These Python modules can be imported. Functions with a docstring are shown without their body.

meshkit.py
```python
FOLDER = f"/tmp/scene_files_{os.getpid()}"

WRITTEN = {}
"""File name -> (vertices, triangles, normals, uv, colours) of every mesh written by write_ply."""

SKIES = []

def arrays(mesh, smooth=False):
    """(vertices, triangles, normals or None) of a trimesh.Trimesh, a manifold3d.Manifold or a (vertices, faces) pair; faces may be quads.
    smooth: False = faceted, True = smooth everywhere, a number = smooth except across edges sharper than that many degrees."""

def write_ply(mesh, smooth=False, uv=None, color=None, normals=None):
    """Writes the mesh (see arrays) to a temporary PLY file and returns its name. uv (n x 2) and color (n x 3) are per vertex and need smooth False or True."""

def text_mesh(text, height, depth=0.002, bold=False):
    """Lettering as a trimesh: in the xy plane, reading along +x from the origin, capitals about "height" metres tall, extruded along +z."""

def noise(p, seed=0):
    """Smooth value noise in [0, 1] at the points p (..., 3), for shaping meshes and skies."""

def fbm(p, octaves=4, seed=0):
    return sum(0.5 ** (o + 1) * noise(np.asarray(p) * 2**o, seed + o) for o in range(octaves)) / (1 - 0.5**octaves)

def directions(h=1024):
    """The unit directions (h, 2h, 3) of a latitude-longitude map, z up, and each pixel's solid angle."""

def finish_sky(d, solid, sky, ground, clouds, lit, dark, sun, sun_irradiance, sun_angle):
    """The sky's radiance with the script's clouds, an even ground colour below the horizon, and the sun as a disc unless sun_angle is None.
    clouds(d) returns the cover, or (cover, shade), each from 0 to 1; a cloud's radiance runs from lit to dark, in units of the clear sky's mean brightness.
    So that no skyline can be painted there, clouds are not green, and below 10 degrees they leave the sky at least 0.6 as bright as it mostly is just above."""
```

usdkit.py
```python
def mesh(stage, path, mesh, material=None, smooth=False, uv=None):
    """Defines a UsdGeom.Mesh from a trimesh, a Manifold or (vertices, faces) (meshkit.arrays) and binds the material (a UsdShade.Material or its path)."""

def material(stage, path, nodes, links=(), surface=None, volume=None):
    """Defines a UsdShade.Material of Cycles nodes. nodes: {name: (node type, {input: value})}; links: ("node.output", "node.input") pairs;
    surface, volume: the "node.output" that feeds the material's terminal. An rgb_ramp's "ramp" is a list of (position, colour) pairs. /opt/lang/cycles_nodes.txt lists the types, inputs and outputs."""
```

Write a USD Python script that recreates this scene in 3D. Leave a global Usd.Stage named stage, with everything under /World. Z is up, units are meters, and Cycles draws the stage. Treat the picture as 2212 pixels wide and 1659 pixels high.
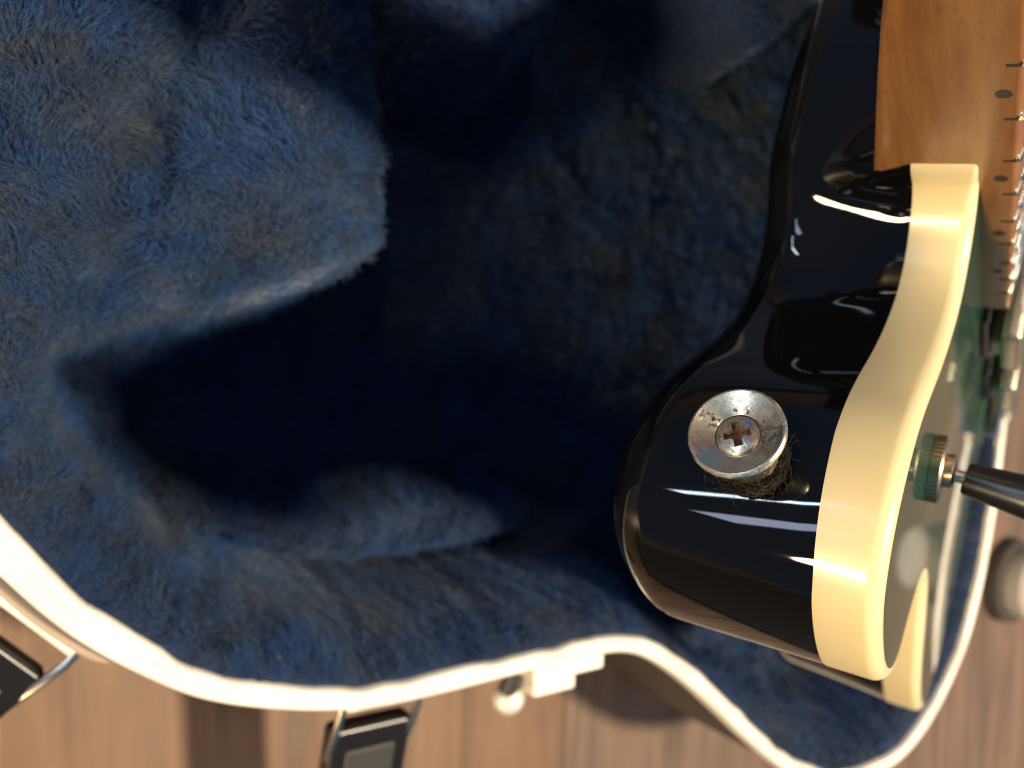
import math, numpy as np, trimesh, shapely, usdkit, meshkit
import manifold3d as m3
from shapely.geometry import Polygon
from scipy.interpolate import CubicSpline
from scipy.ndimage import gaussian_filter, distance_transform_edt, map_coordinates
from pxr import Usd, UsdGeom, UsdLux, UsdShade, Sdf, Gf, Vt

stage = Usd.Stage.CreateInMemory()
UsdGeom.SetStageUpAxis(stage, 'Z'); UsdGeom.SetStageMetersPerUnit(stage, 1.0)
UsdGeom.Xform.Define(stage, '/World'); UsdGeom.Scope.Define(stage, '/World/Looks')
MM = 0.001
rng = np.random.default_rng(7)

# ------------------------------------------------------------------ camera
# phone held on its side, close over the upper shoulder of the guitar (rows: camera right, down, forward in the world)
CAM = np.array([[0.83511, 0.03295, 0.54909], [0.0, -0.9982, 0.0599], [0.55008, -0.05002, -0.83362]])
CAM_POS = np.array([0, 0, 307.0])
cam = UsdGeom.Camera.Define(stage, '/World/camera')
r, dn, fw = CAM
cam.AddTransformOp().Set(Gf.Matrix4d(*map(float, (*r, 0, *(-dn), 0, *(-fw), 0, *(CAM_POS*MM), 1))))
cam.CreateHorizontalApertureAttr(36.0); cam.CreateFocalLengthAttr(36.0*1780/2212)
cam.CreateFStopAttr(15.5); cam.CreateFocusDistanceAttr(0.126)
cam.CreateClippingRangeAttr(Gf.Vec2f(0.005, 50))
cam.CreateExposureAttr(0.0)

# ------------------------------------------------------------------ light: two warm ceiling bulbs, a slit of daylight, the dim room
def bulb(name, d, dist, radius, power, col):
    L = UsdLux.SphereLight.Define(stage, '/World/'+name)
    p = np.array(d, float); p = p/np.linalg.norm(p)*dist + np.array([0.15, 0, 0.1])
    L.AddTranslateOp().Set(Gf.Vec3d(*map(float, p)))
    L.CreateRadiusAttr(radius); L.CreateNormalizeAttr(True)
    L.CreateIntensityAttr(power); L.CreateColorAttr(Gf.Vec3f(*col))
bulb('ceiling_lamp', (.36, -.03, 1.0), 1.9, .085, 88.0, (1.0, .83, .61))
bulb('ceiling_lamp_001', (-.46, .48, .9), 1.9, .04, 4.5, (1.0, .80, .56))
bulb('floor_lamp', (-.84, -.46, .26), 2.1, .17, 58.0, (1.0, .76, .45))
def rect(name, pos, target, wd, ht, power, col):
    L = UsdLux.RectLight.Define(stage, '/World/'+name)
    p, t = np.array(pos, float), np.array(target, float)
    z = (p-t)/np.linalg.norm(p-t); x = np.cross([0, 0, 1.0], z); x /= np.linalg.norm(x); y = np.cross(z, x)
    L.AddTransformOp().Set(Gf.Matrix4d(*map(float, (*x, 0, *y, 0, *z, 0, *p, 1))))
    L.CreateWidthAttr(wd); L.CreateHeightAttr(ht); L.CreateNormalizeAttr(True)
    L.CreateIntensityAttr(power); L.CreateColorAttr(Gf.Vec3f(*col))
def strip_light(name, p0, p1, ht, target, power, col):
    p0, p1, t = (np.array(q, float) for q in (p0, p1, target)); p = (p0+p1)/2
    L = UsdLux.RectLight.Define(stage, '/World/'+name)
    x = (p1-p0)/np.linalg.norm(p1-p0); z = p-t; z -= x*(z@x); z /= np.linalg.norm(z); y = np.cross(z, x)
    L.AddTransformOp().Set(Gf.Matrix4d(*map(float, (*x, 0, *y, 0, *z, 0, *p, 1))))
    L.CreateWidthAttr(float(np.linalg.norm(p1-p0))); L.CreateHeightAttr(ht); L.CreateNormalizeAttr(True)
    L.CreateIntensityAttr(power); L.CreateColorAttr(Gf.Vec3f(*col))
strip_light('window_gap', (-2.35, .42, .43), (-1.9, 1.32, .90), .05, (.12, -.015, .225), 3.2, (.70, .87, 1.0))
strip_light('window_gap_001', (-2.4, -.28, .50), (-2.34, .26, .92), .16, (.12, -.015, .225), 1.5, (.66, .72, 1.0))
dome = UsdLux.DomeLight.Define(stage, '/World/room_light')
m = usdkit.material(stage, '/World/Looks/room_light', {'b': ('background_shader', {'color': (.28, .55, 1.0), 'strength': .25})}, surface='b.background')
UsdShade.MaterialBindingAPI.Apply(dome.GetPrim()).Bind(m)

# ------------------------------------------------------------------ helpers
used = {}
def path_for(name, parent=None):
    base = (str(parent.GetPath()) if parent else '/World') + '/' + name
    n = used.get(base, 0); used[base] = n + 1
    return base if n == 0 else f'{base}_{n:03d}'
def tag(p, label=None, cat=None, group=None, kind=None):
    for k, x in (('label', label), ('category', cat), ('group', group), ('kind', kind)):
        if x: p.SetCustomDataByKey(k, x)
    return p
def thing(name, mat4=None, parent=None):
    x = UsdGeom.Xform.Define(stage, path_for(name, parent))
    if mat4 is not None: x.AddTransformOp().Set(Gf.Matrix4d(*map(float, np.asarray(mat4).ravel())))
    return x.GetPrim()
def obj(name, mesh, mat, parent=None, smooth=35):
    v, f, _ = meshkit.arrays(mesh)
    return usdkit.mesh(stage, path_for(name, parent), trimesh.Trimesh(np.asarray(v)*MM, f, process=False), mat, smooth=smooth).GetPrim()
def curves(name, pts, n, widths, mat, parent=None):
    c = UsdGeom.BasisCurves.Define(stage, path_for(name, parent))
    c.CreateTypeAttr('linear')
    c.CreatePointsAttr(Vt.Vec3fArray.FromNumpy((pts*MM).astype(np.float32)))
    c.CreateCurveVertexCountsAttr(Vt.IntArray.FromNumpy(np.full(len(pts)//n, n, np.int32)))
    c.CreateWidthsAttr(Vt.FloatArray.FromNumpy((widths*MM).astype(np.float32))); c.SetWidthsInterpolation('vertex')
    UsdShade.MaterialBindingAPI.Apply(c.GetPrim()).Bind(mat)
    return c.GetPrim()
cat = trimesh.util.concatenate
def box(x0, x1, y0, y1, z0, z1, bev=0.0):
    if bev:
        s = m3.Manifold.sphere(bev, 12)
        return m3.Manifold.batch_hull([s.translate([x, y, z]) for x in (x0+bev, x1-bev) for y in (y0+bev, y1-bev) for z in (z0+bev, z1-bev)])
    b = trimesh.creation.box([x1-x0, y1-y0, z1-z0]); b.apply_translation([(x0+x1)/2, (y0+y1)/2, (z0+z1)/2]); return b
def TM(x):
    v, f, _ = meshkit.arrays(x); return trimesh.Trimesh(v, f, process=False)
def tube(pts, rad, n=12):
    p = np.asarray(pts, float); t = np.gradient(p, axis=0); t /= np.linalg.norm(t, axis=1, keepdims=True)
    up = np.array([0.13, .27, .95]); a = np.cross(t, up); a /= np.linalg.norm(a, axis=1, keepdims=True); b = np.cross(t, a)
    th = np.arange(n)*2*np.pi/n; R = np.broadcast_to(rad, (len(p),))[:, None, None]
    v = (p[:, None] + R*(np.cos(th)[None, :, None]*a[:, None] + np.sin(th)[None, :, None]*b[:, None])).reshape(-1, 3)
    f = []
    for i in range(len(p)-1):
        for j in range(n):
            k = (j+1) % n; f += [[i*n+j, i*n+k, (i+1)*n+k], [i*n+j, (i+1)*n+k, (i+1)*n+j]]
    c0, c1 = len(v), len(v)+1
    v = np.vstack([v, p[:1], p[-1:]]); e = (len(p)-1)*n
    for j in range(n):
        k = (j+1) % n; f += [[c0, k, j], [c1, e+j, e+k]]
    return trimesh.Trimesh(v, f, process=False)
def along(mesh, base, axis):
    """stands a mesh made along +z on base, pointing along axis"""
    m_ = TM(mesh).copy(); a = np.asarray(axis, float); m_.apply_transform(trimesh.geometry.align_vectors([0, 0, 1], a/np.linalg.norm(a))); m_.apply_translation(base); return m_
def closed_spline(pts, step):
    p = np.asarray(pts, float); p = np.vstack([p, p[:1]])
    s = np.r_[0, np.cumsum(np.linalg.norm(np.diff(p, axis=0), axis=1)**.5)]
    c = CubicSpline(s, p, bc_type='periodic'); q = c(np.linspace(0, s[-1], 6000))
    l = np.r_[0, np.cumsum(np.linalg.norm(np.diff(q, axis=0), axis=1))]
    u = np.linspace(0, l[-1], int(l[-1]/step)+1)[:-1]
    return np.stack([np.interp(u, l, q[:, k]) for k in (0, 1)], 1)
def normals2(q):
    t = np.roll(q, -1, 0)-np.roll(q, 1, 0); t /= np.linalg.norm(t, axis=1, keepdims=True)
    n = np.stack([t[:, 1], -t[:, 0]], 1)
    return n if Polygon(q).exterior.is_ccw else -n       # outward
def skin(rings, flip=False):
    k, n = len(rings), len(rings[0]); v = np.vstack(rings)
    i, j = np.meshgrid(np.arange(k-1), np.arange(n), indexing='ij'); j2 = (j+1) % n
    f = np.stack([i*n+j, i*n+j2, (i+1)*n+j2, (i+1)*n+j], -1).reshape(-1, 4)
    f = np.vstack([f[:, [0, 1, 2]], f[:, [0, 2, 3]]])
    return trimesh.Trimesh(v, f[:, ::-1] if flip else f, process=False)
def ring(q, z): return np.c_[q, np.full(len(q), z)]
def cap(q, z, up=True):
    v, f = trimesh.creation.triangulate_polygon(Polygon(q), engine='earcut')
    v3 = np.c_[v, np.full(len(v), z)]
    a = np.cross(v3[f[:, 1]]-v3[f[:, 0]], v3[f[:, 2]]-v3[f[:, 0]])[:, 2]
    f = np.where((a > 0)[:, None] == up, f, f[:, ::-1])
    return trimesh.Trimesh(v3, f, process=False)

# ------------------------------------------------------------------ materials
def mat(name, nodes, links, surface='p.BSDF'):
    return usdkit.material(stage, '/World/Looks/'+name, nodes, links, surface=surface)
def plain(name, col, rough=.5, metal=0., **k):
    return mat(name, {'p': ('principled_bsdf', {'base_color': col, 'roughness': rough, 'metallic': metal, **k})}, [])
TC = {'tc': ('texture_coordinate', {})}
lacquer = mat('black_lacquer', {**TC,
    'v': ('voronoi_texture', {'scale': 210., 'randomness': 1.0}) , 'vs': ('map_range', {'from_min': .0, 'from_max': .045, 'to_min': 1., 'to_max': 0., 'clamp': True}),
    'n': ('noise_texture', {'scale': 60., 'detail': 2.}), 'ns': ('map_range', {'from_min': .48, 'from_max': .54, 'clamp': True}),
    'mu': ('math', {'math_type': 'multiply'}), 'c': ('mix', {'color1': (.0035, .0033, .0036), 'color2': (.42, .36, .28)}),
    'n2': ('noise_texture', {'scale': 25., 'detail': 3.}), 'b': ('bump', {'strength': .012, 'distance': .002}),
    'p': ('principled_bsdf', {'roughness': .03, 'ior': 1.38})},
    [('tc.object', 'v.vector'), ('tc.object', 'n.vector'), ('v.distance', 'vs.value'), ('n.fac', 'ns.value'), ('vs.result', 'mu.value1'), ('ns.result', 'mu.value2'),
     ('mu.value', 'c.fac'), ('c.color', 'p.base_color'), ('tc.object', 'n2.vector'), ('n2.fac', 'b.height'), ('b.normal', 'p.normal')])
cream = mat('cream_plastic', {**TC, 'n': ('noise_texture', {'scale': 18., 'detail': 4.}),
    'c': ('rgb_ramp', {'ramp': [(.3, (.84, .65, .32)), (.7, (.89, .71, .39))]}),
    'p': ('principled_bsdf', {'roughness': .33, 'coat_weight': .12, 'coat_roughness': .12, 'subsurface_weight': .3, 'subsurface_scale': .002, 'subsurface_radius': (1., .6, .3)})},
    [('tc.object', 'n.vector'), ('n.fac', 'c.fac'), ('c.color', 'p.base_color')])
green = mat('green_metallic_lacquer', {**TC, 'n': ('noise_texture', {'scale': 900., 'detail': 2.}),
    'c': ('rgb_ramp', {'ramp': [(.3, (.002, .028, .013)), (.7, (.009, .085, .038))]}),
    'p': ('principled_bsdf', {'metallic': .2, 'roughness': .35, 'coat_weight': .7, 'coat_roughness': .02, 'specular_ior_level': .5})},
    [('tc.object', 'n.vector'), ('n.fac', 'c.fac'), ('c.color', 'p.base_color')])
maple = mat('aged_maple', {**TC, 'mp': ('mapping', {'scale': (6., 60., 60.)}), 'n': ('noise_texture', {'scale': 6., 'detail': 6., 'roughness': .6}),
    'c': ('rgb_ramp', {'ramp': [(.25, (.18, .068, .020)), (.5, (.265, .114, .035)), (.75, (.34, .160, .052))]}),
    'mp2': ('mapping', {'scale': (1., 3.2, 3.2)}), 'n2': ('noise_texture', {'scale': 560., 'detail': 1.}), 'fl': ('map_range', {'from_min': .58, 'from_max': .76, 'to_min': 0., 'to_max': .42, 'clamp': True}),
    'c2': ('mix', {'color2': (.16, .06, .02)}), 'n3': ('noise_texture', {'scale': 45., 'detail': 2.}), 'st': ('map_range', {'from_min': .55, 'from_max': .75, 'to_min': 0., 'to_max': .5, 'clamp': True}), 'c3': ('mix', {'color2': (.34, .13, .035)}),
    'p': ('principled_bsdf', {'roughness': .30, 'coat_weight': .25, 'coat_roughness': .15})},
    [('tc.object', 'mp.vector'), ('mp.vector', 'n.vector'), ('n.fac', 'c.fac'), ('tc.object', 'mp2.vector'), ('mp2.vector', 'n2.vector'), ('n2.fac', 'fl.value'), ('fl.result', 'c2.fac'), ('c.color', 'c2.color1'),
     ('tc.object', 'n3.vector'), ('n3.fac', 'st.value'), ('st.result', 'c3.fac'), ('c2.color', 'c3.color1'), ('c3.color', 'p.base_color')])
def worn(name, col, dark, sc, lo, hi, rough, spot):
    return mat(name, {**TC, 'n': ('noise_texture', {'scale': sc, 'detail': 6., 'roughness': .75}), 'n2': ('noise_texture', {'scale': sc*.16, 'detail': 2.}),
        'm1': ('map_range', {'from_min': lo, 'from_max': hi, 'clamp': True}), 'm2': ('map_range', {'from_min': .42, 'from_max': .62, 'clamp': True}), 'mu': ('math', {'math_type': 'multiply'}),
        'c': ('mix', {'color1': col, 'color2': dark}), 'r': ('map_range', {'to_min': rough, 'to_max': spot, 'clamp': True}),
        'mt': ('map_range', {'to_min': 1., 'to_max': .35, 'clamp': True}), 'b': ('bump', {'strength': .12, 'distance': .0003}),
        'p': ('principled_bsdf', {})},
        [('tc.object', 'n.vector'), ('tc.object', 'n2.vector'), ('n.fac', 'm1.value'), ('n2.fac', 'm2.value'), ('m1.result', 'mu.value1'), ('m2.result', 'mu.value2'), ('mu.value', 'c.fac'), ('mu.value', 'r.value'), ('mu.value', 'mt.value'),
         ('c.color', 'p.base_color'), ('r.result', 'p.roughness'), ('mt.result', 'p.metallic'), ('n.fac', 'b.height'), ('b.normal', 'p.normal')])
nickel = worn('worn_nickel', (.80, .73, .55), (.05, .045, .05), 900., .50, .60, .27, .55)
screw_m = worn('rusty_screw_steel', (.74, .64, .52), (.17, .065, .03), 1100., .48, .62, .25, .7)
chrome = plain('chrome', (.85, .82, .76), .08, 1.)
steel = plain('nickel_wire', (.62, .55, .42), .25, 1.)
fretm = plain('fret_metal', (.8, .76, .66), .18, 1.)
blackp = plain('black_plastic', (.010, .008, .007), .28)
dotm = plain('dark_inlay', (.03, .022, .016), .4)
felt_m = mat('dark_felt', {**TC, 'n': ('noise_texture', {'scale': 1500., 'detail': 4.}), 'c': ('rgb_ramp', {'ramp': [(.35, (.002, .0017, .0015)), (.75, (.012, .0095, .007))]}),
    'p': ('principled_bsdf', {'roughness': .95, 'specular_ior_level': .1})}, [('tc.object', 'n.vector'), ('n.fac', 'c.fac'), ('c.color', 'p.base_color')])
lint_m = plain('grey_brown_lint', (.05, .040, .028), .9)
plush = mat('blue_plush', {**TC, 'n': ('noise_texture', {'scale': 70., 'detail': 5., 'roughness': .65}), 'n2': ('noise_texture', {'scale': 16., 'detail': 3.}),
    'c': ('rgb_ramp', {'ramp': [(.3, (.004, .011, .034)), (.55, (.009, .022, .060)), (.8, (.022, .030, .048))]}), 'a': ('math', {'math_type': 'multiply_add', 'value2': .55, 'value3': 0.}),
    'ad': ('math', {'math_type': 'multiply_add', 'value2': .45}),
    'p': ('principled_bsdf', {'roughness': .9, 'sheen_weight': .25, 'sheen_roughness': .45, 'sheen_tint': (.55, .72, 1.)})},
    [('tc.object', 'n.vector'), ('tc.object', 'n2.vector'), ('n.fac', 'a.value1'), ('n2.fac', 'ad.value1'), ('a.value', 'ad.value3'), ('ad.value', 'c.fac'), ('c.color', 'p.base_color')])
fibre = mat('blue_plush_fibres', {**TC, 'g': ('geometry', {}), 'n': ('noise_texture', {'scale': 34., 'detail': 6., 'roughness': .72}), 'n2': ('noise_texture', {'scale': 500., 'detail': 2.}),
    'c': ('rgb_ramp', {'ramp': [(.29, (.004, .018, .075)), (.43, (.013, .050, .165)), (.53, (.024, .050, .108)), (.63, (.046, .058, .078)), (.84, (.070, .075, .084))]}),
    'c2': ('mix', {'mix_type': 'multiply', 'fac': .7}), 'v': ('rgb_ramp', {'ramp': [(.3, (.5, .5, .5)), (.7, (1.6, 1.6, 1.6))]}),
    'p': ('principled_bsdf', {'roughness': .6, 'specular_ior_level': .25, 'sheen_weight': .2, 'sheen_tint': (.6, .75, 1.)})},
    [('g.position', 'n.vector'), ('g.position', 'n2.vector'), ('n.fac', 'c.fac'), ('n2.fac', 'v.fac'), ('c.color', 'c2.color1'), ('v.color', 'c2.color2'), ('c2.color', 'p.base_color')])
rim_m = mat('ivory_rim', {**TC, 'n': ('noise_texture', {'scale': 60., 'detail': 5.}), 'c': ('rgb_ramp', {'ramp': [(.3, (.76, .69, .58)), (.7, (.86, .81, .72))]}),
    'b': ('bump', {'strength': .25, 'distance': .001}), 'p': ('principled_bsdf', {'roughness': .38})},
    [('tc.object', 'n.vector'), ('n.fac', 'c.fac'), ('c.color', 'p.base_color'), ('n.fac', 'b.height'), ('b.normal', 'p.normal')])
tolex = mat('dark_case_covering', {**TC, 'v': ('voronoi_texture', {'scale': 700.}), 'b': ('bump', {'strength': .4, 'distance': .0005}),
    'p': ('principled_bsdf', {'base_color': (.035, .026, .020), 'roughness': .5})}, [('tc.object', 'v.vector'), ('v.distance', 'b.height'), ('b.normal', 'p.normal')])
def wood(name, a, b, c, off):
    return mat(name, {**TC, 'mp': ('mapping', {'scale': (34., 3.2, 8.), 'location': (off, off*1.7, 0)}), 'n': ('noise_texture', {'scale': 2.2, 'detail': 7., 'roughness': .62, 'distortion': .35}),
        'r': ('rgb_ramp', {'ramp': [(.28, a), (.52, b), (.75, c)]}), 'mp2': ('mapping', {'scale': (26., 2.6, 2.), 'location': (off*2, off, 0)}), 'n2': ('noise_texture', {'scale': 2.2, 'detail': 3., 'distortion': .8}),
        'm2': ('map_range', {'from_min': .50, 'from_max': .68, 'to_min': 0., 'to_max': .9, 'clamp': True}), 'c2': ('mix', {'color2': (.095, .070, .050)}),
        'b': ('bump', {'strength': .12, 'distance': .001}), 'p': ('principled_bsdf', {'roughness': .42})},
        [('tc.object', 'mp.vector'), ('mp.vector', 'n.vector'), ('n.fac', 'r.fac'), ('tc.object', 'mp2.vector'), ('mp2.vector', 'n2.vector'), ('n2.fac', 'm2.value'), ('m2.result', 'c2.fac'), ('r.color', 'c2.color1'),
         ('c2.color', 'p.base_color'), ('n.fac', 'b.height'), ('b.normal', 'p.normal')])
woods = [wood('oak_plank', (0.099, 0.059, 0.036), (0.183, 0.115, 0.074), (0.236, 0.152, 0.101), 0.), wood('oak_plank_light', (0.111, 0.070, 0.044), (0.196, 0.127, 0.084), (0.248, 0.165, 0.111), 3.3),
         wood('oak_plank_warm', (0.105, 0.055, 0.028), (0.180, 0.104, 0.059), (0.223, 0.134, 0.078), 7.1), wood('oak_plank_grey', (0.095, 0.060, 0.038), (0.164, 0.107, 0.073), (0.209, 0.142, 0.097), 11.9)]
gapm = plain('floor_gap', (.12, .07, .04), .8)

# ------------------------------------------------------------------ floor of planks (grain along world y)
floor = tag(thing('floor'), kind='structure')
obj('subfloor', box(-700, 2600, -1400, 1200, -6, -3), gapm, floor, smooth=False)
PWD = 232.0
for k in range(-4, 11):
    x0 = 239 + k*PWD
    j0 = -1400 + ((k*577) % 900)
    ys = [-1400] + [y for y in (j0, j0+1150, j0+2300) if -1300 < y < 1100] + [1200]
    for a, b in zip(ys[:-1], ys[1:]):
        dz = rng.uniform(-.3, .0)
        q = [(x0+.2, a+.2), (x0+PWD-.2, a+.2), (x0+PWD-.2, b-.2), (x0+.2, b-.2)]
        qi = [(x0+.9, a+.9), (x0+PWD-.9, a+.9), (x0+PWD-.9, b-.9), (x0+.9, b-.9)]
        pm = cat([skin([ring(np.array(q), -4), ring(np.array(q), -.5+dz), ring(np.array(qi), dz)]), cap(qi, dz)])
        obj('plank', pm, woods[int(rng.integers(4))], floor, smooth=False)

# ------------------------------------------------------------------ guitar
GR = np.array([[-0.87382, 0.24076, 0.42246], [-0.25733, -0.96615, 0.01833], [0.41257, -0.09269, 0.9062]])   # rows: along the neck, towards the bass side, out of the top
GO = np.array([121.49, 73.58, 244.32])
guitar = tag(thing('electric_guitar', [[*GR[0], 0], [*GR[1], 0], [*GR[2], 0], [*(GO*MM), 1]]),
             'glossy black guitar with cream binding and maple neck lying in the blue plush case', 'electric guitar')
OUT = [(-50.6, 15.5), (-47.8, 23.8), (-49.5, 27.2), (-55.5, 27.9), (-60.3, 30.8), (-63.2, 35.2), (-64.6, 40), (-64, 45.8), (-60.5, 52.2), (-52.3, 60.8), (-44, 67.3), (-36, 73.2), (-29, 80), (-24.3, 88), (-22, 96), (-22.5, 103),
       (-25.5, 109.5), (-33, 115.5), (-45.5, 121.3), (-61, 124.2), (-74, 121.5), (-82, 114), (-93, 106.8), (-108, 104.2), (-125, 108.5), (-144, 120), (-168, 134), (-195, 144.5), (-225, 148), (-256, 140), (-281, 123), (-298, 103),
       (-310, 78), (-317, 42), (-318, 0), (-317, -42), (-311, -78), (-300, -104), (-284, -126), (-258, -142), (-225, -148), (-192, -142), (-160, -126), (-130, -112), (-105, -108), (-80, -112), (-55, -118), (-32, -117), (-17, -106),
       (-13, -92), (-22, -77), (-42, -66), (-64, -58), (-79, -48), (-71, -38), (-59.5, -18), (-53.4, 3)]
oq = closed_spline(OUT, 1.1); on = normals2(oq)
# smaller edge radius at the tight corner by the neck
near = np.exp(-(((oq[:, 0]+48)/9)**2+((oq[:, 1]-25)/9)**2))
tight = gaussian_filter(near, 4, mode='wrap')
TH, BD = -48.5, -11.6
def edge(rad, z, sign, steps):
    """rings of a rounded edge: from the side wall round to a flat face at z"""
    R = rad*(1-.72*np.clip(tight*1.15, 0, 1))
    out = []
    for t in np.linspace(0, np.pi/2, steps):
        ins = R*(1-np.cos(t)); zz = z - sign*(R*(1-np.sin(t)))
        out.append(np.c_[oq-on*ins[:, None], zz])
    return out
def carved(k):
    """side wall k of the way down to the back: the corner by the neck is carved away towards the back"""
    k = k*k*(3-2*k); q = oq.copy(); g = np.exp(-(((oq[:, 0]+47)/11)**2+((oq[:, 1]-23)/12)**2)); g = gaussian_filter(g, 5, mode='wrap')
    q[:, 0] -= 7*k*g; return q
cb = carved(1.0)
g2 = np.clip(1.4*np.exp(-(((oq[:, 0]+55)/16)**2+((oq[:, 1]-26)/22)**2)), 0, 1)[:, None]
for _ in range(14): cb = gaussian_filter(cb, (2.5, 0), mode='wrap')*g2 + cb*(1-g2)
cb = gaussian_filter(cb, (2.5, 0), mode='wrap')
cn = normals2(cb); back = []
RB = np.full(len(oq), 9.0); BV = BD + 1.4*np.clip((oq[:, 1]-84)/24, 0, 1)
TZ = np.clip((80-oq[:, 1])/34, 0, 1)*(oq[:, 0] > -120)*(oq[:, 1] > -70); TZ = TH + 5.6*gaussian_filter(TZ, 14, mode='wrap')      # the back is eased off round the heel
for t in np.linspace(0, np.pi/2, 11):
    back.append(np.c_[cb-cn*(RB*(1-np.cos(t))*(1-.35*np.clip(tight, 0, 1)))[:, None], TZ+RB*(1-np.sin(t))])
walls = [np.c_[carved(k)*(1-k)+cb*k, (BV+.02)*(1-k)+(TZ+RB)*k] for k in np.linspace(0, 1, 12)[:-1]]
bc = cap(back[-1][:, :2], 0, up=False); from scipy.spatial import cKDTree
bc.vertices = np.c_[bc.vertices[:, :2], back[-1][cKDTree(back[-1][:, :2]).query(bc.vertices[:, :2])[1], 2]]
body = cat([skin(walls+back, flip=True), bc])
body.merge_vertices()
obj('body', body, lacquer, guitar, smooth=40)
tp = edge(2.6, 0.0, 1, 8)
inn = tp[-1]
inner2 = np.c_[oq-on*(3.6*(1-.4*tight))[:, None], np.full(len(oq), -.05)]
bind = skin([np.c_[oq, BV]]+tp+[inner2])
obj('binding', bind, cream, guitar, smooth=40)
topq = oq-on*(2.9*(1-.5*tight))[:, None]
obj('green_top', cat([cap(topq, 0.03), ]), green, guitar, smooth=False)

# neck: square heel running into a rounded back
def hw(x): return 26.3 - (x+24)*.0128
xs = np.r_[np.linspace(-136, -30, 20), np.linspace(-26, 40, 30), np.linspace(46, 345, 40)]
th = np.linspace(0, np.pi, 61); rings_ = []
for x in xs:
    s = np.clip((x+46)/62, 0, 1); s = s*s*(3-2*s)
    s2 = np.clip((x+24)/60, 0, 1); s2 = s2*s2*(3-2*s2)
    n_, D = 44*(1-s2)**4 + 2.6, max(18.2 - .125*(x+46), 12.6 if x < 20 else 12.6+min((x-20)*.02, 1.2))
    h = hw(x); c, sn = np.cos(th), np.sin(th); rr = (np.abs(c)**n_+np.abs(sn)**n_)**(-1/n_)
    lo_y, lo_z = h*rr*c, -D*rr*sn
    ty = np.array([-h, -h, -h+.25, -h+.9, -h*.6, -h*.3, 0, h*.3, h*.6, h-.9, h-.25, h, h])
    tz = np.array([2.5, 5.4, 6.1, 6.55, 7.2, 7.5, 7.6, 7.5, 7.2, 6.55, 6.1, 5.4, 2.5])
    rings_.append(np.c_[np.full(len(th)+13, x), np.r_[lo_y, ty], np.r_[lo_z, tz]])
neck = skin(rings_)
ends = []
for rg, up in ((rings_[0], -1), (rings_[-1], 1)):
    v, f = trimesh.creation.triangulate_polygon(Polygon(rg[:, 1:]), engine='earcut')
    ends.append(trimesh.Trimesh(np.c_[np.full(len(v), rg[0, 0]), v], f if up > 0 else f[:, ::-1], process=False))
nk = cat([neck]+ends); nk.fix_normals()
obj('neck', nk, maple, guitar, smooth=40)
HS = closed_spline([(345, 21), (372, 27), (410, 31), (455, 33), (490, 30), (505, 18), (498, 2), (470, -14), (430, -24), (385, -27), (345, -21)], 3)
obj('headstock', trimesh.creation.extrude_polygon(Polygon(HS), 14).apply_translation([0, 0, -12]), maple, guitar)
pos = lambda n: 648*(1-2**(-n/12))
fx = lambda n: -24.1-(pos(n)-pos(14.5))
for n in range(1, 23):
    x = fx(n); h = hw(x)
    ty = np.linspace(-h+.15, h-.15, 11)
    p = np.c_[np.full(11, x), ty, 7.6-1.15*(ty/h)**2]; p[[0, -1], 2] -= .5
    t = tube(p, .85, 8)
    fr = obj('fret', t, fretm, guitar, smooth=50)
    for s in (-1, 1): obj('fret_slot', box(x-.34, x+.34, s*h-.12, s*h+.12, 3.9, 6.0), dotm, fr, smooth=False)
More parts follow.
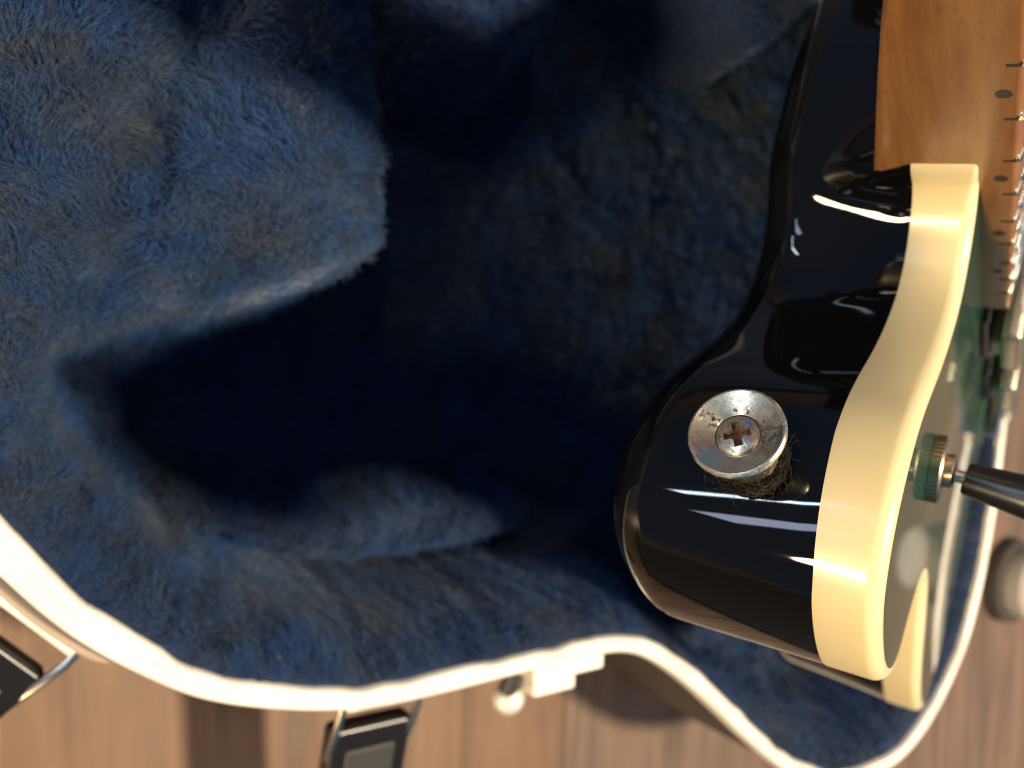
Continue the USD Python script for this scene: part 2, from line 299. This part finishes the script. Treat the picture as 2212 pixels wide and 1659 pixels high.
for n in (3.5, 5.5, 7.5, 8.5, 11.5, 14.5, 16.5, 18.5, 20.5):
    c = trimesh.creation.cylinder(radius=1.25, height=.5, sections=28); c.apply_transform(trimesh.transformations.rotation_matrix(np.pi/2, [1, 0, 0])); c.apply_translation([fx(n), hw(fx(n))-.15, 3.7])
    obj('side_dot', c, dotm, guitar)
# pickups, bridge, strings, controls
def pickup(x, ln):
    pr = obj('pickup', box(x-ln/2, x+ln/2, -33.5, 33.5, 5.6, 10.6, 1.4), nickel, guitar)
    obj('pickup_ring', box(x-ln/2-1.5, x+ln/2+1.5, -30, 30, .1, 2.2, .6), blackp, pr)
    obj('pickup_bobbin', box(x-ln/2+2, x-ln/2+17, -29.5, 29.5, 2.3, 5.5, .7), cream, pr)
    for i in range(6): obj('pole_piece', trimesh.creation.cylinder(radius=2.3, height=.9, sections=20).apply_translation([x, (i-2.5)*10.2, 10.6]), chrome, pr)
pickup(-164, 38); pickup(-232, 38)
br = obj('bridge', box(-292, -266, -42, 42, .1, 7, 1.0), chrome, guitar)
for i in range(6): obj('saddle', box(-288, -272, (i-2.5)*10.6-4, (i-2.5)*10.6+4, 7, 11, .8), chrome, br)
for i in range(6):
    g = (.28, .35, .46, .6, .8, 1.05)[i]/2
    obj('string', tube([(-279, (i-2.5)*-10.6*-1, 11.4), (-100, (i-2.5)*9.6, 11.0), (345, (i-2.5)*7.0, 9.2), (430, (i-2.5)*6, 4)], g, 6), steel, guitar)
for x, y in ((-215, -98), (-262, -92)):
    kb = trimesh.creation.revolve([(0, 0), (9.5, 0), (9.2, 12), (8, 14.5), (0, 15)], sections=36); kb.apply_translation([x, y, .1]); obj('control_knob', kb, chrome, guitar)
# toggle switch on the upper shoulder
SWX, SWY = -68.5, 82
kn = []
for i in range(44):
    a = i*2*np.pi/44; t = box(-.30, .30, -.28, .24, .25, 2.05); t.apply_translation([0, 6.6, 0]); t.apply_transform(trimesh.transformations.rotation_matrix(a, [0, 0, 1])); kn.append(t)
nut = trimesh.creation.revolve([(2.9, .1), (6.6, .1), (6.6, 2.0), (6.1, 2.4), (2.9, 2.4)], sections=60)
aged = plain('aged_switch_metal', (.60, .48, .30), .3, 1.)
sw = obj('toggle_switch', cat([nut]).apply_translation([SWX, SWY, 0]), aged, guitar, smooth=30)
obj('knurling', cat(kn).apply_translation([SWX, SWY, 0]), aged, sw, smooth=False)
sa = np.array([.03, .14, 1.0]); sa /= np.linalg.norm(sa)
obj('switch_collar', trimesh.creation.revolve([(0, 2), (3.4, 2), (3.4, 3.9), (2.6, 4.4), (0, 4.4)], sections=40).apply_translation([SWX, SWY, 0]), aged, sw)
obj('switch_lever', along(trimesh.creation.revolve([(0, 4), (1.3, 4), (1.3, 8), (0, 8)], sections=20), (SWX, SWY, 0), sa), chrome, sw)
obj('switch_tip', along(trimesh.creation.revolve([(0, 6.2), (2.9, 6.2), (3.2, 6.5), (3.9, 14), (4.5, 20), (4.3, 22.5), (2.6, 24), (0, 24.3)], sections=36), (SWX, SWY, 0), sa), blackp, sw)

# strap button on the shoulder: felt washer, barrel and flange with a countersunk crosshead screw
SB = np.array([-22.3, 91.9, -22.6]); SA = np.array([.955, -.29, -.05]); SA /= np.linalg.norm(SA)
HB = 11.6
prof = [(2.3, 0), (5.0, 0), (5.0, .9), (4.7, 2.2), (4.4, 4.5), (4.5, 7.0), (5.2, 8.6), (6.6, 9.7), (7.35, 10.2), (7.68, 10.7), (7.66, 11.3), (7.42, 11.66), (7.15, 11.7), (6.9, 11.58), (5.2, 10.85), (3.95, 10.35), (3.6, 10.1), (3.55, 9.2), (0, 9.2)]
button = trimesh.creation.revolve(prof, sections=96)
sbp = obj('strap_button', along(button, SB, SA), nickel, guitar, smooth=28)
tag(sbp, 'worn nickel strap button with dished flange and dark speckles')
hd = m3.Manifold.revolve(m3.CrossSection([[(0, 9.0), (3.45, 9.0), (3.45, 10.05), (3.2, 10.38), (2.4, 10.68), (1.2, 10.86), (0, 10.92)]]), 64)
def slot(w_):
    a = m3.Manifold.batch_hull([m3.Manifold.cube([w_, 4.6, .02], True).translate([0, 0, 11.2]), m3.Manifold.cube([w_*.85, 3.4, .02], True).translate([0, 0, 9.5])])
    return a
hd = hd - (slot(1.35) + slot(1.35).rotate([0, 0, 90])) - m3.Manifold.cylinder(1.6, .7, 1.3, 20).translate([0, 0, 9.5])
hd = hd.rotate([0, 0, 24])
scr = obj('screw', along(hd, SB, SA), screw_m, sbp, smooth=25)
rust = cat([box(-1.75, 1.75, -.48, .48, 9.5, 9.78), box(-.48, .48, -1.75, -.5, 9.5, 9.78), box(-.48, .48, .5, 1.75, 9.5, 9.78)])
rust.apply_transform(trimesh.transformations.rotation_matrix(math.radians(24), [0, 0, 1]))
obj('rusty_slot', along(rust, SB, SA), plain('slot_rust', (.10, .042, .016), .85), scr, smooth=False)
wsh = trimesh.creation.revolve([(0, -.6), (5.6, -.6), (6.1, .2), (6.1, 1.2), (5.7, 2.0), (4.9, 2.4), (0, 2.5)], sections=90)
wsh = wsh.subdivide(); nv = wsh.vertices
wsh.vertices = nv + wsh.vertex_normals*((meshkit.fbm(nv*1.6, 3, 5)-.5)*1.3)[:, None]
obj('felt_washer', along(wsh, SB, SA), felt_m, sbp)
# lint round the barrel
P = []
NL = 190
for i in range(NL):
    a = rng.uniform(0, 2*np.pi); R0 = rng.uniform(4.7, 6.4); z = rng.uniform(.4, 2.6)
    p = np.array([R0*np.cos(a), R0*np.sin(a), z]); dr = np.array([-np.sin(a), np.cos(a), rng.normal(0, .35)])*rng.choice([-1, 1]) + np.array([np.cos(a), np.sin(a), 0])*rng.normal(.15, .35)
    s = rng.uniform(.25, .75)
    for k in range(9):
        P.append(p.copy()); dr += rng.normal(0, .33, 3) - .10*np.array([p[0], p[1], 0])/7; dr /= np.linalg.norm(dr); p = p + dr*s; p[2] = max(p[2], .4)
for cx_, cy_ in ((5.2, 3.0), (5.8, -1.8)):       # two long loops standing clear
    for rep in range(4):
        t = np.linspace(0, 1, 9); q = np.c_[cx_*np.cos(t*1.6+rep*.2)+1.3*np.sin(t*3), cx_*np.sin(t*1.6+rep*.2)*np.sign(cy_+.1), 1.2+3.4*np.sin(t*np.pi)*(.6+.2*rep)]; P += list(q)
P = np.array(P); T = trimesh.geometry.align_vectors([0, 0, 1], SA)[:3, :3]
lint = curves('lint', P @ T.T + SB, 9, np.full(len(P), .034), lint_m, sbp); tag(lint, kind='stuff')

# ------------------------------------------------------------------ case
case = tag(thing('guitar_case'), 'open guitar case with ivory rim and blue plush lining standing on the oak floor', 'guitar case')
RIM = [(-160, 5), (-120, -2), (-80, -8), (-45, -20), (-12, -38), (5.7, -55.7), (13.3, -64.8), (21.3, -73), (30.1, -80.3), (39.4, -87), (50.6, -93.6), (69.5, -100.3), (88.2, -104.6), (105.5, -106.2), (134.8, -106), (160.7, -105.5), (188.6, -106.3), (202.5, -111), (219, -121.5), (239, -137.5), (264.3, -159.3), (298.3, -183),
       (331, -192), (364, -191), (389, -179), (410, -158), (424, -136), (433, -111), (440, -79), (444, -50), (447, -10), (447, 40), (442, 90), (428, 132), (402, 162), (365, 176), (330, 180), (302, 170), (280, 150), (256, 145), (225, 155), (195, 168), (160, 180), (120, 180), (80, 172), (40, 150), (0, 130), (-40, 118), (-90, 110), (-160, 104)]
rq = closed_spline(RIM, 1.6); rn = normals2(rq)
ZR = 95.0
# wavy inner lip of the rim
sarc = np.arange(len(rq))*1.6
wob = (meshkit.noise(np.c_[sarc*.035, sarc*0, sarc*0], 3)-.5)*2.2 + (meshkit.noise(np.c_[sarc*.13, sarc*0, sarc*0], 9)-.5)*1.5
def off(d): return rq-rn*np.broadcast_to(d, (len(rq),))[:, None]
wide = 2.2*np.clip((75-rq[:, 0])/60, 0, 1)*(rq[:, 1] < 0)
lip = 6.0+.8*wob+wide
rings2 = [ring(off(.6), ZR-9), ring(off(0), ZR-8.4), ring(off(-.2), ZR-2.2), ring(off(.25), ZR-.9), ring(off(1.0), ZR-.1)]
rings2 += [ring(off(k*lip), ZR+h_) for k, h_ in ((.30, .25), (.44, .1), (.50, -.45), (.54, -.45), (.60, .15), (.74, .5))]
rings2 += [ring(off(lip-.7), ZR+.25), ring(off(lip), ZR-.5), ring(off(lip+.2), ZR-2.2)]
obj('rim', skin(rings2), rim_m, case, smooth=45)
shell = cat([skin([ring(off(3.2), 7), ring(off(1.6), 10), ring(off(1.0), 14), ring(off(1.0), ZR-8.7)]), cap(off(3.2), 7, up=False)])
obj('shell', shell, tolex, case, smooth=50)
for x, y in ((-100, 40), (60, -60), (120, 140), (330, -150), (350, 140)):
    obj('foot', trimesh.creation.revolve([(0, 0), (9, 0), (10, 2), (8, 7.2), (0, 7.2)], sections=24).apply_translation([x, y, .1]), blackp, case)

brass = plain('pale_latch_metal', (.86, .80, .68), .55, .6)
grey_metal = plain('grey_lever_face', (.045, .043, .037), .5, .2)
def rim_at(x, d, low=True):
    q = off(d); k = [i for i in range(len(q)) if (q[i, 1] < 20) == low]; i = min(k, key=lambda i: abs(q[i, 0]-x)); return q[i], rn[i]
def latch(x, ln, zt):
    p, n = rim_at(x, -.5); t = np.array([-n[1], n[0]]); 
    if t[0] < 0: t = -t
    def at(a, o, zz): q = p+t*a+n*o; return (q[0], q[1], zz)
    la = obj('latch', trimesh.util.concatenate([TM(m3.Manifold.batch_hull([m3.Manifold.sphere(2.2, 16).translate(at(a, o, zz)) for a in (-11.5, 11.5) for o, zz in ((15, zt-11), (15+ln+16, zt-22), (15, zt-15), (15+ln+16, zt-26))]))]), blackp, case)
    obj('lever_face', TM(m3.Manifold.batch_hull([m3.Manifold.sphere(.9, 12).translate(at(a, o, zz)) for a in (-7.5, 7.5) for o, zz in ((22, zt-10.6), (15+ln+16-4, zt-18.2))])), grey_metal, la)
    for a in (-13, 13):
        obj('wire_loop', tube([at(a*.92, -1, zt-3), at(a, 8, zt-5), at(a, 14, zt-8), at(a, 24, zt-14), at(a*.8, 26, zt-15)], 1.25, 10), steel, la)
    obj('keeper', TM(m3.Manifold.batch_hull([m3.Manifold.sphere(1., 12).translate(at(a, o, zz)) for a in (-11, 11) for o in (-.5, 4.5) for zz in (zt-12, zt-3)])), brass, la)
    return la
latch(106, 34, 84); latch(17, 34, 84)
# pale strip fixed along the outside of the rim
hp = []
for x in np.linspace(-34, 30, 22):
    q, n = rim_at(x, -2.4); hp.append((q[0], q[1], 80.5))
obj('edge_strip', tube(hp, np.r_[np.full(20, 2.9), 2.5, 1.7], 14), plain('tan_edge_covering', (.40, .31, .235), .45), case, smooth=60)
# hasp with its hole, and a round-headed peg
p, n = rim_at(172, 0); t = np.array([-n[1], n[0]]); t = t if t[0] > 0 else -t
def H(a, o, zz): q = p+t*a+n*o; return (q[0], q[1], zz)
def plate(a0, a1, o0, o1, z0, z1): return m3.Manifold.batch_hull([m3.Manifold.sphere(.9, 14).translate(H(a, o, zz)) for a in (a0, a1) for o in (o0, o1) for zz in (z0, z1)])
hs = obj('hasp', TM(plate(-14, 14, .5, 7, 76, 88)), brass, case)
lowp = plate(-8, 8, 7, 16, 74, 80) - m3.Manifold.cylinder(30, 2.6, 2.6, 24).translate(H(0, 8.5, 62))
obj('hasp_plate', TM(lowp), brass, hs); obj('key_hole', TM(m3.Manifold.cylinder(.6, 2.5, 2.5, 24).translate(H(0, 8.5, 80.3))), blackp, hs)
pg = obj('peg', along(trimesh.creation.cylinder(radius=3.4, height=12, sections=24), H(-12, 12, 72), (-.1, -1, -.45)), grey_metal, case)
obj('peg_head', trimesh.creation.icosphere(3, 5.8).apply_translation(H(-11, 21, 68)), brass, pg)

# the lid, laid open on the far side of the hinges
lq = closed_spline([(-150, 200), (-20, 196), (120, 192), (300, 192), (400, 205), (437, 280), (436, 400), (410, 500), (350, 548), (290, 530), (230, 492), (190, 480), (130, 498), (70, 500), (10, 470), (-60, 420), (-150, 390)], 5); ln_ = normals2(lq)
lo = lambda d: lq-ln_*d
lid = obj('lid', cat([skin([ring(lo(8), 40), ring(lo(7), 62), ring(lo(4), 64), ring(lo(0), 62), ring(lo(0), 2)], flip=True)]), tolex, case, smooth=50)
obj('lid_lining', cap(lo(7.5), 42), plush, lid)

# lining as one moulded sheet
inner = Polygon(off(lip+.1)); GX, GY, ST = np.arange(-165, 456, 1.5), np.arange(-195, 186, 1.5), 1.5
X, Y = np.meshgrid(GX, GY, indexing='ij'); sh = X.shape
def inside(poly): return shapely.contains_xy(Polygon(poly) if not isinstance(poly, Polygon) else poly, X.ravel(), Y.ravel()).reshape(sh)
def sdist(msk): return (distance_transform_edt(msk)-distance_transform_edt(~msk))*ST
def sm(a, b, x): t = np.clip((x-a)/(b-a), 0, 1); return t*t*(3-2*t)
im = inside(inner); dist = sdist(im)
floorz = 37.0 + 8*sm(215, 330, X)
low = np.array([(15, -12), (21, -26), (31, -40), (52, -57), (84, -77), (116, -83), (153, -82), (188, -79), (208, -86), (215, -92), (250, -122), (300, -160), (350, -168), (390, -150), (412, -110), (423, -60), (426, 0), (423, 70), (406, 127), (360, 155), (320, 160), (290, 140), (262, 116), (225, 128), (190, 146), (160, 150), (162, 112), (100, 110), (95, 95), (97, 60), (98, 32), (89, 17), (50, 4), (28, -1)])
cavity = sdist(inside(closed_spline(low, 3)))
tt = np.clip(dist/(dist+np.clip(-cavity, .01, None)+1e-6), 0, 1)
border = ZR-1.5 - 43*tt**1.9*sm(20, 62, X) - 14*tt*(1-sm(20, 62, X))
border = np.where(Y > 60, ZR-1.5-11*sm(0, 34, dist), border)
blockA = inside(closed_spline([(14, -14), (30, 2), (48, 8), (74, 10), (92, 17), (99, 34), (98, 53), (94, 72), (91, 90), (87, 120), (0, 130), (-160, 120), (-160, 0), (-40, -14)], 3))
dA = sdist(blockA)
ZA = 88 + 27*sm(-14, 34, dA) + 8*np.exp(-(((X-68)/30)**2+((Y-36)/26)**2)) - 7*np.exp(-((X-30-.25*(Y-20))/7)**2)*sm(-10, 10, Y)
high = np.where(dA > -15, np.maximum(border, ZA), border)
z = high*sm(6, -8, cavity) + floorz*(1-sm(6, -8, cavity))
bump = sdist(inside(closed_spline([(105, 120), (104, 99), (108, 88), (122, 82), (147, 85), (159, 97), (161, 125)], 3)))
z = np.maximum(z, 37+45*sm(-8, 9, bump))
ridge = sdist(inside(closed_spline([(50, -50), (80, -53), (111, -54), (147, -54), (178, -61), (176, -70), (151, -75), (114, -76), (84, -71), (60, -60)], 3)))
z = np.maximum(z, 37+17*sm(-6, 6, ridge))
crease = np.exp(-((cavity-2.0)/4.0)**2)*sm(58, 84, X)*sm(190, 165, X)*sm(-50, -60, Y)
z = gaussian_filter(z, 1.2); z -= 34*crease
z = gaussian_filter(z, 1.0)
pts = np.c_[X.ravel(), Y.ravel(), np.zeros(X.size)]
z += ((meshkit.fbm(pts/26, 4, 2).reshape(sh)-.5)*7 + (meshkit.fbm(pts/5.0, 3, 8).reshape(sh)-.5)*2.2)*sm(0, 10, dist)
z = np.where(dist < 1.5, np.minimum(z, ZR-1.6), z)
keep = dist > -3.2
idx = np.arange(X.size).reshape(sh)
qd = np.stack([idx[:-1, :-1], idx[1:, :-1], idx[1:, 1:], idx[:-1, 1:]], -1).reshape(-1, 4)
qd = qd[keep.ravel()[qd].all(1)]
V = np.c_[X.ravel(), Y.ravel(), z.ravel()]
lin = trimesh.Trimesh(V, np.vstack([qd[:, [0, 1, 2]], qd[:, [0, 2, 3]]]), process=False); lin.remove_unreferenced_vertices()
obj('plush_lining', lin, plush, case, smooth=True)
# pile of the plush: denser where the camera is close
NF = 330000
cand = np.c_[rng.uniform(-10, 450, NF*3), rng.uniform(-192, 182, NF*3)]
wgt = 1.0/(1+np.clip(cand[:, 0]-20, 0, None)/60)
cand = cand[rng.uniform(0, 1, len(cand)) < wgt*.95][:NF]
gi = np.c_[(cand[:, 0]-GX[0])/ST, (cand[:, 1]-GY[0])/ST].T
samp = lambda a: map_coordinates(a, gi, order=1)
ok = samp(dist) > .6; cand, gi = cand[ok], gi[:, ok]
zz = samp(z); gx, gy = np.gradient(z, ST)
nrm = np.c_[-samp(gx), -samp(gy), np.ones(len(cand))]; nrm /= np.linalg.norm(nrm, axis=1, keepdims=True)
c3 = np.c_[cand, np.zeros(len(cand))]
def field(scale, seed): return np.c_[[meshkit.noise(c3/scale, seed+k)-.5 for k in range(3)]].T
comb = field(13, 20)*2.2 + field(4.2, 40)*2.0 + np.array([-.25, .35, 0])
jit = rng.normal(0, .32, (len(cand), 3))
leng = (2.6 + 3.4*meshkit.noise(c3/7.5, 77))*rng.uniform(.6, 1.15, len(cand))*np.clip(.55+samp(dist)/12, 0, 1)*(1-.72*samp(crease))
d0 = nrm*1.0 + comb*.55 + jit; d0 /= np.linalg.norm(d0, axis=1, keepdims=True)
d1 = nrm*.55 + comb*1.1 + jit*1.2; d1 /= np.linalg.norm(d1, axis=1, keepdims=True)
b0 = np.c_[cand, zz-.4]
P = np.stack([b0, b0+d0*leng[:, None]*.5, b0+(d0*.5+d1*.5)*leng[:, None]], 1)
wd = .13+.10*np.clip(cand[:, 0]-40, 0, 300)/120
Wd = np.stack([wd, wd*.9, wd*.45], 1)
pile = curves('plush_pile', P.reshape(-1, 3), 3, Wd.ravel(), fibre, case); tag(pile, kind='stuff')

# ------------------------------------------------------------------ something pale on the floor, far beyond the case
go = tag(thing('floor_object', [[1, 0, 0, 0], [0, 1, 0, 0], [0, 0, 1, 0], [.655, -.166, .0005, 1]]), 'blurred pale grey rounded object with dark base on the floor beyond the case', 'floor object')
obj('dark_base', trimesh.creation.revolve([(0, 0), (31, 0), (32, 2), (31, 9), (28, 11), (0, 11)], sections=40), plain('dark_rubber', (.045, .038, .034), .85), go)
obj('pale_top', trimesh.creation.revolve([(0, 11), (25, 11), (26, 14), (25, 22), (21, 26), (12, 27.5), (0, 28)], sections=40), plain('pale_grey_plastic', (.36, .325, .29), .7), go)

# ------------------------------------------------------------------ a dark rug added out of view to darken the reflection in the lacquer
slab = tag(obj('added_dark_slab', box(-300, 900, -1300, -370, .3, 9, 3.5), plain('matte_dark_slab', (.012, .011, .012), .95)), 'dark rug added out of view so that the black lacquer mirrors dark', 'slab')

# ------------------------------------------------------------------ the phone that takes the picture, behind the lens; its pale edge shows in the lacquer
PC = np.array([CAM[0], CAM[1], CAM[2]])
phone = tag(thing('phone', [[*PC[0], 0], [*PC[1], 0], [*PC[2], 0], [*(CAM_POS*MM), 1]]), 'dark phone with pale metal edge, seen only mirrored in the black lacquer', 'phone')
pq = closed_spline([(-8, -11.5), (0, -12), (60, -12), (120, -12), (127, -11.5), (130.5, -8), (131, 0), (131, 24), (131, 47), (130.5, 55), (127, 58.5), (120, 59), (60, 59), (0, 59), (-8, 58.5), (-11.5, 55), (-12, 47), (-12, 24), (-12, 0), (-11.5, -8)], 2)
pn = normals2(pq); po = lambda d: pq-pn*d
obj('metal_edge', skin([ring(po(2.2), -1.05), ring(po(.8), -1.4), ring(po(0), -2.8), ring(po(0), -6.8), ring(po(.8), -8.2), ring(po(2.2), -8.55)]), plain('pale_gold_metal', (.80, .62, .46), .3, 1.), phone)
obj('back_glass', cap(po(2.3), -1.1), blackp, phone); obj('front_glass', cap(po(2.3), -8.5, up=False), blackp, phone)

# a few pale crumbs and threads caught in the pile
nc = 40; k = rng.choice(len(cand), nc, replace=False); a = rng.uniform(0, 2*np.pi, nc); l = rng.uniform(.25, 1.1, nc)
q0 = np.c_[cand[k], zz[k]+2.6]; q1 = q0 + np.c_[np.cos(a)*l, np.sin(a)*l, rng.uniform(-.3, .3, nc)]
tag(curves('crumbs', np.stack([q0, q1], 1).reshape(-1, 3), 2, np.full(nc*2, .30), plain('pale_crumb', (.20, .15, .10), .8), case), kind='stuff')
